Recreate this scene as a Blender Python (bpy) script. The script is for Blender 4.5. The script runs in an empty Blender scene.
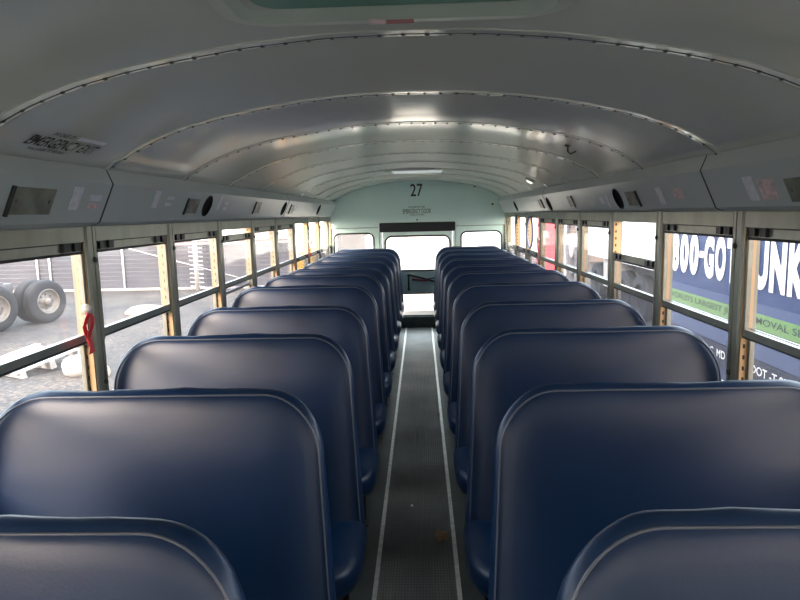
import bpy, bmesh, math, random
from mathutils import Vector, Matrix
random.seed(7)
PI = math.pi
S = bpy.context.scene
COL = S.collection

# ---------------------------------------------------------------- camera
cam_d = bpy.data.cameras.new('camera')
cam = bpy.data.objects.new('camera', cam_d); COL.objects.link(cam)
cam_d.sensor_width = 36.0; cam_d.sensor_fit = 'HORIZONTAL'
cam_d.lens = 623.84 * 36.0 / 800.0
cam_d.clip_start = 0.02; cam_d.clip_end = 400
R_ = Vector((0.99921239, 0.03192054, -0.02357282))
F_ = Vector((-0.03486009, 0.98993445, -0.1371662))
U_ = Vector((0.01895713, 0.13787991, 0.99026752))
m = Matrix.Identity(4)
for i in range(3):
    m[i][0] = R_[i]; m[i][1] = U_[i]; m[i][2] = -F_[i]
m[0][3], m[1][3], m[2][3] = 0.04, 0.0, 1.48
cam.matrix_world = m
S.camera = cam

# ---------------------------------------------------------------- exposure
S.view_settings.view_transform = 'Standard'
S.view_settings.look = 'None'
S.view_settings.gamma = 1.0
S.view_settings.use_curve_mapping = False
S.view_settings.exposure = 1.75

# ---------------------------------------------------------------- sky
W = bpy.data.worlds.new('sky'); S.world = W; W.use_nodes = True
nt = W.node_tree; nt.nodes.clear()
def N(t, kind, **kw):
    n = t.nodes.new(kind)
    for k, v in kw.items():
        setattr(n, k, v)
    return n
wo = N(nt, 'ShaderNodeOutputWorld'); wb = N(nt, 'ShaderNodeBackground')
tc = N(nt, 'ShaderNodeTexCoord'); sx = N(nt, 'ShaderNodeSeparateXYZ')
nt.links.new(tc.outputs['Generated'], sx.inputs[0])
mr = N(nt, 'ShaderNodeMapRange'); mr.interpolation_type = 'SMOOTHSTEP'
mr.inputs[1].default_value = -0.9; mr.inputs[2].default_value = 0.6
nt.links.new(sx.outputs['Y'], mr.inputs[0])
rp = N(nt, 'ShaderNodeValToRGB')
rp.color_ramp.elements[0].color = (1.0, 0.86, 0.70, 1); rp.color_ramp.elements[0].position = 0.0
rp.color_ramp.elements[1].color = (0.80, 0.94, 1.0, 1); rp.color_ramp.elements[1].position = 0.75
nt.links.new(mr.outputs[0], rp.inputs[0]); nt.links.new(rp.outputs[0], wb.inputs[0])
wb.inputs[1].default_value = 2.8
nt.links.new(wb.outputs[0], wo.inputs[0])

# ---------------------------------------------------------------- low hazy sun
sd = bpy.data.lights.new('sun', 'SUN'); sd.energy = 3.6; sd.color = (1.0, 0.84, 0.66); sd.angle = math.radians(25)
so = bpy.data.objects.new('sun', sd); COL.objects.link(so)
so.rotation_euler = Vector((0.42, 0.82, -0.38)).to_track_quat('-Z', 'Y').to_euler()

# ================================================================ materials
def setin(b, name, v):
    if name in b.inputs: b.inputs[name].default_value = v
def mat(name, col, rough=0.5, metal=0.0, spec=0.5, noise=0.0, nscale=8.0, bump=0.0, bscale=200.0, emit=None, stretch=None, coat=0.0, rvar=0.0):
    mm = bpy.data.materials.new(name); mm.use_nodes = True
    t = mm.node_tree; b = t.nodes['Principled BSDF']
    b.inputs['Base Color'].default_value = (*col, 1)
    b.inputs['Roughness'].default_value = rough; b.inputs['Metallic'].default_value = metal
    setin(b, 'Specular IOR Level', spec); setin(b, 'Coat Weight', coat)
    c = N(t, 'ShaderNodeTexCoord'); mp = N(t, 'ShaderNodeMapping')
    if stretch: mp.inputs['Scale'].default_value = stretch
    t.links.new(c.outputs['Object'], mp.inputs[0])
    nz = N(t, 'ShaderNodeTexNoise'); nz.inputs['Scale'].default_value = nscale; nz.inputs['Detail'].default_value = 5
    t.links.new(mp.outputs[0], nz.inputs['Vector'])
    if noise:
        r = N(t, 'ShaderNodeValToRGB')
        r.color_ramp.elements[0].position = 0.3; r.color_ramp.elements[1].position = 0.7
        r.color_ramp.elements[0].color = (*[x * (1 - noise) for x in col], 1)
        r.color_ramp.elements[1].color = (*[min(1, x * (1 + noise)) for x in col], 1)
        t.links.new(nz.outputs['Fac'], r.inputs[0]); t.links.new(r.outputs[0], b.inputs['Base Color'])
    if rvar:
        q = N(t, 'ShaderNodeMapRange'); q.inputs[3].default_value = max(0.02, rough - rvar); q.inputs[4].default_value = rough + rvar
        t.links.new(nz.outputs['Fac'], q.inputs[0]); t.links.new(q.outputs[0], b.inputs['Roughness'])
    if bump:
        n2 = N(t, 'ShaderNodeTexNoise'); n2.inputs['Scale'].default_value = bscale; n2.inputs['Detail'].default_value = 3
        t.links.new(mp.outputs[0], n2.inputs['Vector'])
        bp = N(t, 'ShaderNodeBump'); bp.inputs['Strength'].default_value = bump; bp.inputs['Distance'].default_value = 0.004
        t.links.new(n2.outputs['Fac'], bp.inputs['Height']); t.links.new(bp.outputs[0], b.inputs['Normal'])
    if emit:
        setin(b, 'Emission Color', (*emit[0], 1)); setin(b, 'Emission Strength', emit[1])
    return mm

M = {}
M['ceiling'] = mat('ceiling_paint', (0.78, 0.785, 0.72), 0.17, 0.25, 0.6, noise=0.05, nscale=2, bump=0.03, bscale=2.0, stretch=(1.0, 0.35, 1.0))
M['seam'] = mat('seam_dark', (0.045, 0.05, 0.048), 0.6)
M['rivet'] = mat('rivet_dull', (0.14, 0.15, 0.14), 0.4, 0.5)
M['cove'] = mat('cove_panel_paint', (0.56, 0.61, 0.60), 0.34, 0.0, 0.5, noise=0.04, nscale=3)
M['rear'] = mat('rear_wall_mint_paint', (0.70, 0.92, 0.88), 0.38, noise=0.04, nscale=2, bump=0.02, bscale=20)
M['riser'] = mat('dark_green_riser', (0.07, 0.095, 0.09), 0.6, noise=0.2, nscale=10)
M['doorpaint'] = mat('door_lower_paint', (0.36, 0.52, 0.53), 0.4, noise=0.1, nscale=6)
M['post'] = mat('window_post_paint', (0.25, 0.25, 0.195), 0.30, 0.25, 0.6, noise=0.15, nscale=14, stretch=(1, 1, 0.3))
M['sash'] = mat('sash_aluminium', (0.27, 0.27, 0.225), 0.33, 0.6, noise=0.12, nscale=20)
M['rubber'] = mat('black_rubber', (0.012, 0.013, 0.015), 0.55)
M['latch'] = mat('latch_black_plastic', (0.01, 0.011, 0.016), 0.45)
M['vinyl'] = mat('navy_vinyl', (0.004, 0.020, 0.064), 0.36, 0.0, 0.42, noise=0.10, nscale=5, bump=0.05, bscale=260, rvar=0.06)
M['piping'] = mat('seat_piping', (0.10, 0.11, 0.14), 0.3)
M['frame'] = mat('seat_frame_black_steel', (0.02, 0.02, 0.022), 0.4, 0.5)
M['strip'] = mat('aluminium_strip', (0.62, 0.62, 0.58), 0.35, 0.7, noise=0.2, nscale=30)
M['wall'] = mat('side_panel_paint', (0.45, 0.50, 0.47), 0.4, noise=0.08)
M['black'] = mat('black_lettering', (0.008, 0.010, 0.011), 0.6)
M['pad'] = mat('black_header_padding', (0.008, 0.010, 0.016), 0.6, bump=0.05)
M['speaker'] = mat('black_speaker_mesh', (0.004, 0.004, 0.005), 0.85, spec=0.1, bump=0.3, bscale=500)
M['sticker'] = mat('pale_sticker', (0.82, 0.82, 0.88), 0.5, noise=0.12, nscale=50)
M['stickerpink'] = mat('faded_pink_sticker', (0.80, 0.62, 0.64), 0.5, noise=0.22, nscale=60)
M['stickerred'] = mat('faded_red_print', (0.42, 0.10, 0.11), 0.5, noise=0.2, nscale=60)
M['plate'] = mat('stained_access_plate', (0.25, 0.25, 0.20), 0.4, noise=0.35, nscale=14)
M['screw'] = mat('steel_screw', (0.25, 0.24, 0.2), 0.4, 0.8)
M['red'] = mat('red_strap', (0.55, 0.015, 0.02), 0.4)
M['clear'] = mat('dull_knob', (0.55, 0.52, 0.48), 0.25, 0.3)
M['lens'] = mat('white_light_lens', (0.85, 0.88, 0.86), 0.25, coat=0.3, emit=((0.92, 1.0, 0.98), 0.12))
M['lit'] = mat('lit_lamp_lens', (0.9, 0.88, 0.8), 0.3, emit=((1.0, 0.93, 0.8), 0.6))
M['hatch'] = mat('hatch_pale_plastic', (0.50, 0.56, 0.50), 0.4, noise=0.06)
M['hatchin'] = mat('hatch_inner_green', (0.16, 0.33, 0.26), 0.3, noise=0.08)
M['leaf'] = mat('dry_leaf', (0.2880, 0.1600, 0.0720), 0.7, noise=0.3, nscale=60)
M['tyre'] = mat('dusty_tyre', (0.0210, 0.0240, 0.0300), 0.75, noise=0.25, nscale=12, bump=0.2, bscale=40)
M['rim'] = mat('worn_white_rim', (0.2250, 0.2063, 0.1875), 0.4, 0.2, noise=0.18, nscale=10)
M['chassis'] = mat('grey_chassis', (0.1500, 0.1500, 0.1650), 0.6, noise=0.3)
M['whitepaint'] = mat('white_trailer_paint', (0.58, 0.59, 0.60), 0.35, noise=0.04, nscale=1.2)
M['galv'] = mat('galvanised_pipe', (0.70, 0.70, 0.70), 0.4, 0.3)
M['slat'] = mat('grey_fence_slat', (0.0562, 0.0600, 0.0810), 0.6, noise=0.15, nscale=3, stretch=(0.3, 1, 6))
M['concrete'] = mat('pale_concrete', (0.6000, 0.5475, 0.5100), 0.85, noise=0.05, nscale=2)
M['pinkwall'] = mat('pink_grey_wall', (0.1800, 0.1500, 0.1425), 0.8, noise=0.08)
M['mauve'] = mat('mauve_grey_wall', (0.0675, 0.0608, 0.0675), 0.8, noise=0.08)
M['blue'] = mat('truck_blue_paint', (0.0135, 0.0315, 0.1050), 0.55, spec=0.25, noise=0.08, nscale=3)
M['midblue'] = mat('truck_mid_blue_band', (0.0435, 0.0660, 0.1500), 0.55, spec=0.25)
M['navy'] = mat('truck_navy_band', (0.0075, 0.0135, 0.0413), 0.55, spec=0.25)
M['green'] = mat('truck_green_band', (0.0900, 0.2025, 0.0562), 0.4)
M['greentext'] = mat('truck_dark_green_print', (0.006, 0.03, 0.03), 0.5)
M['white'] = mat('white_print', (0.6600, 0.6600, 0.6750), 0.4)
M['yellow'] = mat('yellow_paint', (0.6375, 0.3750, 0.0225), 0.4)
M['teal'] = mat('teal_paint', (0.03, 0.30, 0.34), 0.5, noise=0.3, nscale=6)
M['redpaint'] = mat('red_pink_paint', (0.70, 0.10, 0.12), 0.45, noise=0.1)
M['debris'] = mat('white_plastic', (0.3750, 0.3675, 0.3600), 0.5, noise=0.12)
M['stone'] = mat('pale_tan_stone', (0.40, 0.34, 0.27), 0.8, noise=0.2)
M['handle'] = mat('maroon_handle', (0.20, 0.05, 0.06), 0.4)
M['cord'] = mat('blue_cord', (0.16, 0.20, 0.42), 0.5)

def glassmat(name, tint, haze, hcol):
    mm = bpy.data.materials.new(name); mm.use_nodes = True
    t = mm.node_tree; t.nodes.clear()
    o = N(t, 'ShaderNodeOutputMaterial'); tr = N(t, 'ShaderNodeBsdfTransparent'); tr.inputs[0].default_value = (*tint, 1)
    df = N(t, 'ShaderNodeBsdfDiffuse'); df.inputs[0].default_value = (*hcol, 1)
    tl = N(t, 'ShaderNodeBsdfTranslucent'); tl.inputs[0].default_value = (*hcol, 1)
    ad = N(t, 'ShaderNodeMixShader'); ad.inputs[0].default_value = 0.7
    t.links.new(df.outputs[0], ad.inputs[1]); t.links.new(tl.outputs[0], ad.inputs[2])
    c = N(t, 'ShaderNodeTexCoord'); nz = N(t, 'ShaderNodeTexNoise'); nz.inputs['Scale'].default_value = 5; nz.inputs['Detail'].default_value = 6
    t.links.new(c.outputs['Object'], nz.inputs['Vector'])
    q = N(t, 'ShaderNodeMapRange'); q.inputs[1].default_value = 0.3; q.inputs[2].default_value = 0.7
    q.inputs[3].default_value = haze * 0.5; q.inputs[4].default_value = haze * 1.5
    t.links.new(nz.outputs['Fac'], q.inputs[0])
    m1 = N(t, 'ShaderNodeMixShader'); t.links.new(q.outputs[0], m1.inputs[0])
    t.links.new(tr.outputs[0], m1.inputs[1]); t.links.new(ad.outputs[0], m1.inputs[2])
    g = N(t, 'ShaderNodeBsdfGlossy'); g.inputs['Roughness'].default_value = 0.06
    lw_ = N(t, 'ShaderNodeLayerWeight'); lw_.inputs['Blend'].default_value = 0.5
    pw_ = N(t, 'ShaderNodeMath', operation='POWER'); pw_.inputs[1].default_value = 5.0; t.links.new(lw_.outputs['Facing'], pw_.inputs[0])
    fr = N(t, 'ShaderNodeMath', operation='MULTIPLY_ADD'); fr.inputs[1].default_value = 0.5; fr.inputs[2].default_value = 0.02
    t.links.new(pw_.outputs[0], fr.inputs[0])
    m2 = N(t, 'ShaderNodeMixShader'); t.links.new(fr.outputs[0], m2.inputs[0])
    t.links.new(m1.outputs[0], m2.inputs[1]); t.links.new(g.outputs[0], m2.inputs[2])
    t.links.new(m2.outputs[0], o.inputs[0])
    return mm
M['glass'] = glassmat('dusty_window_glass', (0.80, 0.80, 0.83), 0.022, (0.8, 0.78, 0.8))
M['rearglass'] = glassmat('rear_window_glass', (0.96, 0.96, 0.96), 0.05, (0.9, 0.88, 0.85))

def track_mat():
    mm = mat('perforated_track', (0.46, 0.30, 0.165), 0.4, 0.3)
    t = mm.node_tree; b = t.nodes['Principled BSDF']
    c = N(t, 'ShaderNodeTexCoord'); s = N(t, 'ShaderNodeSeparateXYZ'); t.links.new(c.outputs['Object'], s.inputs[0])
    mu = N(t, 'ShaderNodeMath', operation='MULTIPLY'); mu.inputs[1].default_value = 26; t.links.new(s.outputs['Z'], mu.inputs[0])
    fr = N(t, 'ShaderNodeMath', operation='FRACT'); t.links.new(mu.outputs[0], fr.inputs[0])
    lt = N(t, 'ShaderNodeMath', operation='LESS_THAN'); lt.inputs[1].default_value = 0.38; t.links.new(fr.outputs[0], lt.inputs[0])
    # a row of punched holes runs along the middle of the track (object X = across)
    ab = N(t, 'ShaderNodeMath', operation='ABSOLUTE'); t.links.new(s.outputs['X'], ab.inputs[0])
    l2 = N(t, 'ShaderNodeMath', operation='LESS_THAN'); l2.inputs[1].default_value = 0.004; t.links.new(ab.outputs[0], l2.inputs[0])
    an = N(t, 'ShaderNodeMath', operation='MULTIPLY'); t.links.new(lt.outputs[0], an.inputs[0]); t.links.new(l2.outputs[0], an.inputs[1])
    mx = N(t, 'ShaderNodeMixRGB'); mx.inputs[1].default_value = (0.46, 0.30, 0.165, 1); mx.inputs[2].default_value = (0.02, 0.015, 0.01, 1)
    t.links.new(an.outputs[0], mx.inputs[0]); t.links.new(mx.outputs[0], b.inputs['Base Color'])
    return mm
M['track'] = track_mat()

def ribbed_mat():
    mm = mat('ribbed_aisle_rubber', (0.085, 0.088, 0.08), 0.42)
    t = mm.node_tree; b = t.nodes['Principled BSDF']
    c = N(t, 'ShaderNodeTexCoord')
    wv = N(t, 'ShaderNodeTexWave'); wv.bands_direction = 'X'; wv.inputs['Scale'].default_value = 26
    t.links.new(c.outputs['Object'], wv.inputs['Vector'])
    wy = N(t, 'ShaderNodeTexWave'); wy.bands_direction = 'Y'; wy.inputs['Scale'].default_value = 16
    t.links.new(c.outputs['Object'], wy.inputs['Vector'])
    ad = N(t, 'ShaderNodeMath', operation='MULTIPLY_ADD'); ad.inputs[1].default_value = 0.3
    t.links.new(wy.outputs['Fac'], ad.inputs[0]); t.links.new(wv.outputs['Fac'], ad.inputs[2])
    bp = N(t, 'ShaderNodeBump'); bp.inputs['Strength'].default_value = 0.8; bp.inputs['Distance'].default_value = 0.003
    t.links.new(ad.outputs[0], bp.inputs['Height']); t.links.new(bp.outputs[0], b.inputs['Normal'])
    nz = N(t, 'ShaderNodeTexNoise'); nz.inputs['Scale'].default_value = 3; nz.inputs['Detail'].default_value = 8
    t.links.new(c.outputs['Object'], nz.inputs['Vector'])
    r = N(t, 'ShaderNodeValToRGB'); r.color_ramp.elements[0].position = 0.3; r.color_ramp.elements[1].position = 0.75
    r.color_ramp.elements[0].color = (0.040, 0.044, 0.040, 1); r.color_ramp.elements[1].color = (0.15, 0.15, 0.13, 1)
    t.links.new(nz.outputs['Fac'], r.inputs[0])
    mx = N(t, 'ShaderNodeMixRGB', blend_type='MULTIPLY'); mx.inputs[0].default_value = 0.6
    q = N(t, 'ShaderNodeMapRange'); q.inputs[3].default_value = 0.4; q.inputs[4].default_value = 1.1
    t.links.new(wv.outputs['Fac'], q.inputs[0])
    t.links.new(r.outputs[0], mx.inputs[1]); t.links.new(q.outputs[0], mx.inputs[2]); t.links.new(mx.outputs[0], b.inputs['Base Color'])
    return mm
M['aisle'] = ribbed_mat()
M['floor'] = mat('worn_floor_rubber', (0.0351, 0.0391, 0.0365), 0.45, noise=0.4, nscale=6, bump=0.05, bscale=80)

def ground_mat():
    mm = mat('gravel_asphalt', (0.2, 0.19, 0.18), 0.9)
    t = mm.node_tree; b = t.nodes['Principled BSDF']
    c = N(t, 'ShaderNodeTexCoord')
    n1 = N(t, 'ShaderNodeTexNoise'); n1.inputs['Scale'].default_value = 0.6; n1.inputs['Detail'].default_value = 8; n1.inputs['Roughness'].default_value = 0.7
    n2 = N(t, 'ShaderNodeTexNoise'); n2.inputs['Scale'].default_value = 14; n2.inputs['Detail'].default_value = 6
    for n in (n1, n2): t.links.new(c.outputs['Object'], n.inputs['Vector'])
    ad = N(t, 'ShaderNodeMath', operation='MULTIPLY_ADD'); ad.inputs[1].default_value = 0.55
    t.links.new(n2.outputs['Fac'], ad.inputs[0])
    mu = N(t, 'ShaderNodeMath', operation='MULTIPLY'); mu.inputs[1].default_value = 0.5; t.links.new(n1.outputs['Fac'], mu.inputs[0])
    t.links.new(mu.outputs[0], ad.inputs[2])
    r = N(t, 'ShaderNodeValToRGB'); e = r.color_ramp.elements
    e[0].position = 0.40; e[0].color = (0.0187, 0.0195, 0.0238, 1); e[1].position = 0.64; e[1].color = (0.1318, 0.1062, 0.0892, 1)
    e.new(0.52).color = (0.0527, 0.0485, 0.0467, 1)
    t.links.new(ad.outputs[0], r.inputs[0]); t.links.new(r.outputs[0], b.inputs['Base Color'])
    bp = N(t, 'ShaderNodeBump'); bp.inputs['Strength'].default_value = 0.5; bp.inputs['Distance'].default_value = 0.03
    t.links.new(n2.outputs['Fac'], bp.inputs['Height']); t.links.new(bp.outputs[0], b.inputs['Normal'])
    return mm
M['ground'] = ground_mat()

# ================================================================ mesh helpers
def obj(name, bm, material, parent=None, smooth=False, loc=None):
    me = bpy.data.meshes.new(name)
    bmesh.ops.recalc_face_normals(bm, faces=bm.faces[:])
    bm.to_mesh(me); bm.free()
    for mt in (material if isinstance(material, (list, tuple)) else [material]): me.materials.append(mt)
    if smooth:
        for p in me.polygons: p.use_smooth = True
    o = bpy.data.objects.new(name, me); COL.objects.link(o)
    if parent is not None: o.parent = parent
    if loc is not None: o.location = loc
    return o
def thing(name, label, cat, loc=(0, 0, 0), group=None):
    o = bpy.data.objects.new(name, None); COL.objects.link(o); o.location = loc; o.empty_display_size = 0.05
    return tag(o, label, cat, group)
def tag(o, label, cat, group=None):
    o['label'] = label; o['category'] = cat
    if group: o['group'] = group
    return o
def struct(name, bm, m, smooth=False):
    o = obj(name, bm, m, None, smooth); o['kind'] = 'structure'; return o
def box(bm, x0, x1, y0, y1, z0, z1, mi=0, T=None):
    vs = [bm.verts.new((x, y, z)) for x in (x0, x1) for y in (y0, y1) for z in (z0, z1)]
    if T is not None:
        for v in vs: v.co = T @ v.co
    for q in ((0, 1, 3, 2), (4, 6, 7, 5), (0, 4, 5, 1), (2, 3, 7, 6), (0, 2, 6, 4), (1, 5, 7, 3)):
        f = bm.faces.new([vs[i] for i in q]); f.material_index = mi
    return vs
def BX(*a, T=None):
    bm = bmesh.new(); box(bm, *a, T=T); return bm
def tube(bm, pts, r, n=10, closed=False, mi=0):
    pts = [Vector(p) for p in pts]; rings = []
    L = len(pts); prev = None
    for i, p in enumerate(pts):
        a = pts[(i - 1) % L] if (closed or i > 0) else p
        b = pts[(i + 1) % L] if (closed or i < L - 1) else p
        d = (b - a).normalized()
        if prev is None:
            u = d.orthogonal().normalized()
        else:
            u = (prev - d * prev.dot(d)).normalized()
        prev = u; v = d.cross(u)
        rings.append([bm.verts.new(p + (u * math.cos(2 * PI * k / n) + v * math.sin(2 * PI * k / n)) * r) for k in range(n)])
    m = L if closed else L - 1
    for i in range(m):
        A, B = rings[i], rings[(i + 1) % L]
        for k in range(n):
            f = bm.faces.new([A[k], A[(k + 1) % n], B[(k + 1) % n], B[k]]); f.material_index = mi
    if not closed:
        bm.faces.new(rings[0]).material_index = mi; bm.faces.new(rings[-1][::-1]).material_index = mi
def lathe(bm, prof, n=32, T=None, mi=0):
    # profile (r, h) turned about the local Z axis
    rings = []
    for r, h in prof:
        if r < 1e-6: rings.append([bm.verts.new((0, 0, h))])
        else: rings.append([bm.verts.new((r * math.cos(2 * PI * k / n), r * math.sin(2 * PI * k / n), h)) for k in range(n)])
    if T is not None:
        for rg in rings:
            for v in rg: v.co = T @ v.co
    for A, B in zip(rings, rings[1:]):
        for k in range(n):
            a = A[k % len(A)], A[(k + 1) % len(A)]; b = B[k % len(B)], B[(k + 1) % len(B)]
            vs = []
            for v in (a[0], a[1], b[1], b[0]):
                if v not in vs: vs.append(v)
            if len(vs) > 2: bm.faces.new(vs).material_index = mi
def rrect(x0, x1, z0, z1, r, n=8):
    # rounded rectangle outline; r = radius or (bl, br, tr, tl)
    if not isinstance(r, (tuple, list)): r = (r,) * 4
    pts = []
    for (cx, cz, a0, rr) in ((x0 + r[0], z0 + r[0], PI, r[0]), (x1 - r[1], z0 + r[1], 1.5 * PI, r[1]), (x1 - r[2], z1 - r[2], 0, r[2]), (x0 + r[3], z1 - r[3], 0.5 * PI, r[3])):
        for k in range(n + 1):
            a = a0 + 0.5 * PI * k / n
            pts.append((cx + rr * math.cos(a), cz + rr * math.sin(a)))
    return pts
def plate(outline, holes, y0, y1):
    # a flat sheet in XZ with openings cut through it
    bm = bmesh.new(); edges = []
    for lp in [outline] + holes:
        vs = [bm.verts.new((x, y0, z)) for x, z in lp]
        for i in range(len(vs)): edges.append(bm.edges.new((vs[i], vs[(i + 1) % len(vs)])))
    bmesh.ops.triangle_fill(bm, use_beauty=True, use_dissolve=False, edges=edges)
    r = bmesh.ops.extrude_face_region(bm, geom=bm.faces[:])
    for v in r['geom']:
        if isinstance(v, bmesh.types.BMVert): v.co.y = y1
    return bm
def prism(pts, y0, y1):
    bm = bmesh.new()
    A = [bm.verts.new((x, y0, z)) for x, z in pts]; B = [bm.verts.new((x, y1, z)) for x, z in pts]
    n = len(pts)
    for i in range(n): bm.faces.new((A[i], A[(i + 1) % n], B[(i + 1) % n], B[i]))
    bm.faces.new(A); bm.faces.new(B[::-1])
    return bm
def text_bm(s, w, h, O, U, V, depth=0.002, bold=0.0, xs=None, bm=None):
    # lettering fitted to a w x h box: O = lower left corner, U = reading direction, V = up
    cu = bpy.data.curves.new('lettering', 'FONT'); cu.body = s; cu.offset = bold; cu.resolution_u = 4
    o = bpy.data.objects.new('lettering', cu); COL.objects.link(o)
    bpy.context.view_layer.update()
    dg = bpy.context.evaluated_depsgraph_get()
    me = o.evaluated_get(dg).to_mesh()
    xs_ = [v.co.x for v in me.vertices]; ys_ = [v.co.y for v in me.vertices]
    x0, x1, y0, y1 = min(xs_), max(xs_), min(ys_), max(ys_)
    U = Vector(U).normalized(); V = Vector(V).normalized(); Nn = U.cross(V); O = Vector(O)
    if bm is None: bm = bmesh.new()
    vs = [bm.verts.new(O + U * ((v.co.x - x0) / (x1 - x0) * w) + V * ((v.co.y - y0) / max(1e-6, (y1 - y0)) * h) + Nn * depth) for v in me.vertices]
    for p in me.polygons:
        try: bm.faces.new([vs[i] for i in p.vertices])
        except ValueError: pass
    o.evaluated_get(dg).to_mesh_clear()
    bpy.data.objects.remove(o); bpy.data.curves.remove(cu)
    return bm

# ================================================================ bus shell
YF, YR = -2.2, 8.05           # front bulkhead, rear wall
P0, PW = 2.159, 0.711         # first post in view, window pitch
POSTS = [P0 + PW * i for i in range(-6, 9)]
GZ = -0.85                    # ground level outside
ARC = [(0, 1.888), (.18, 1.884), (.36, 1.870), (.52, 1.847), (.65, 1.824), (.78, 1.793), (.89, 1.754), (.97, 1.716), (1.02, 1.685), (1.06, 1.650)]
def arcz(x):
    x = abs(x)
    for (a, za), (b, zb) in zip(ARC, ARC[1:]):
        if x <= b: return za + (zb - za) * (x - a) / (b - a)
    return ARC[-1][1]
def arc_pts(n=28):
    # smoothed arc from left to right
    out = []
    for i in range(-n, n + 1):
        x = 1.06 * i / n
        out.append((x, (arcz(x - .03) + arcz(x) * 2 + arcz(min(1.06, abs(x) + .03))) / 4 if abs(x) < 1.02 else arcz(x)))
    return out
AP = arc_pts()
def shifted(pts, d):
    out = []
    for i, (x, z) in enumerate(pts):
        a = pts[max(0, i - 1)]; b = pts[min(len(pts) - 1, i + 1)]
        t = Vector((b[0] - a[0], b[1] - a[1])).normalized()
        out.append((x - t.y * d, z + t.x * d))
    return out
outer = shifted(AP, 0.035)
struct('ceiling', prism(AP + outer[::-1], YF, YR + .05), M['ceiling'], smooth=False)
for p in bpy.data.objects['ceiling'].data.polygons: p.use_smooth = len(p.vertices) == 4

# lap seams with rivets
seam_y = [1.482 + PW * i for i in range(-4, 9)]
k = 0
for y in seam_y:
    if y < 0.6: continue
    k += 1
    bm = bmesh.new()
    def band(d0, d1, y0, y1, mi):
        A = shifted(AP, d0); B = shifted(AP, d1)
        r = []
        for (pa, pb) in zip(A, B):
            r.append([bm.verts.new((pa[0], y0, pa[1])), bm.verts.new((pa[0], y1, pa[1])), bm.verts.new((pb[0], y1, pb[1])), bm.verts.new((pb[0], y0, pb[1]))])
        for a, b in zip(r, r[1:]):
            for q in range(4):
                bm.faces.new((a[q], a[(q + 1) % 4], b[(q + 1) % 4], b[q])).material_index = mi
        bm.faces.new(r[0]).material_index = mi; bm.faces.new(r[-1][::-1]).material_index = mi
    band(0.001, -0.0035, y - .024, y + .022, 0)
    band(0.001, -0.0025, y + .022, y + .027, 1); band(-0.003, -0.0040, y + .003, y + .009, 1)
    # rivets
    dist = 0; last = None
    A = shifted(AP, -0.0035); tot = 0
    seg = [(Vector(a), Vector(b)) for a, b in zip(A, A[1:])]
    step = 0.054; nxt = 0.03
    for a, b in seg:
        L = (b - a).length
        while nxt < tot + L:
            c = a + (b - a) * ((nxt - tot) / L)
            tn = (b - a).normalized(); nn = Vector((tn.y, -tn.x))
            T = Matrix.Translation((c.x, y + .006, c.y)) @ Vector((nn.x, 0, nn.y)).to_track_quat('Z', 'Y').to_matrix().to_4x4()
            lathe(bm, [(0.0065, -0.001), (0.0058, 0.0022), (0.003, 0.0042), (0, 0.0046)], 6, T, 2)
            nxt += step
        tot += L
    o = struct('trim_%d' % k, bm, [M['ceiling'], M['seam'], M['rivet']], smooth=False)

# coves (slanted panels above the windows), lower walls, sills
CT, CB_, CC = (1.055, 1.668), (1.03, 1.605), (1.09, 1.475)
JOINT = [2.19, 5.10]
tn_ = k
def cove_run(s, y0, y1, name):
    pts = [CT, CB_, CC, (1.118, 1.460), (1.21, 1.460), (1.21, 1.70), (1.075, 1.70)]
    return struct(name, prism([(s * x, z) for x, z in pts], y0, y1), M['cove'])
for s, sn in ((-1, 'left'), (1, 'right')):
    jj = 2.181 if s < 0 else 2.274
    for a, b in ((YF, jj - .002), (jj + .002, 5.15), (5.154, YR)):
        tn_ += 1; cove_run(s, a, b, 'trim_%d' % tn_)
    # dark gap along the cove's upper edge
    tn_ += 1
    struct('trim_%d' % tn_, prism([(s * 1.050, 1.676), (s * 1.050, 1.663), (s * 1.07, 1.663), (s * 1.07, 1.680)], YF, YR), M['seam'])
    for yj in (jj, 5.152):
        tn_ += 1
        q = [(1.0535, 1.6655), (1.0285, 1.605), (1.0885, 1.474), (1.12, 1.459), (1.13, 1.47), (1.06, 1.61), (1.07, 1.66)]
        struct('trim_%d' % tn_, prism([(s * x, z) for x, z in q], yj - .004, yj + .004), M['seam'])
    bm = bmesh.new()
    box(bm, s * 1.13, s * 1.21, YF, YR, 0, 0.775)
    box(bm, s * 1.19, s * 1.21, YF, YR, -0.25, 0)
    struct('wall_' + sn, bm, M['wall'])
    tn_ += 1
    struct('trim_%d' % tn_, BX(s * 1.126, s * 1.22, YF, YR, 0.775, 0.80), M['post'])

# floor
struct('floor', BX(-1.19, 1.19, YF, YR + .05, -0.06, 0), M['floor'])
tn_ += 1; struct('trim_%d' % tn_, BX(-0.166, 0.166, YF, YR - .03, 0, 0.004), M['aisle'])
for s in (-1, 1):
    tn_ += 1; struct('trim_%d' % tn_, BX(s * .166 - .009, s * .166 + .009, YF, YR - .03, 0, 0.006), M['strip'])

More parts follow.
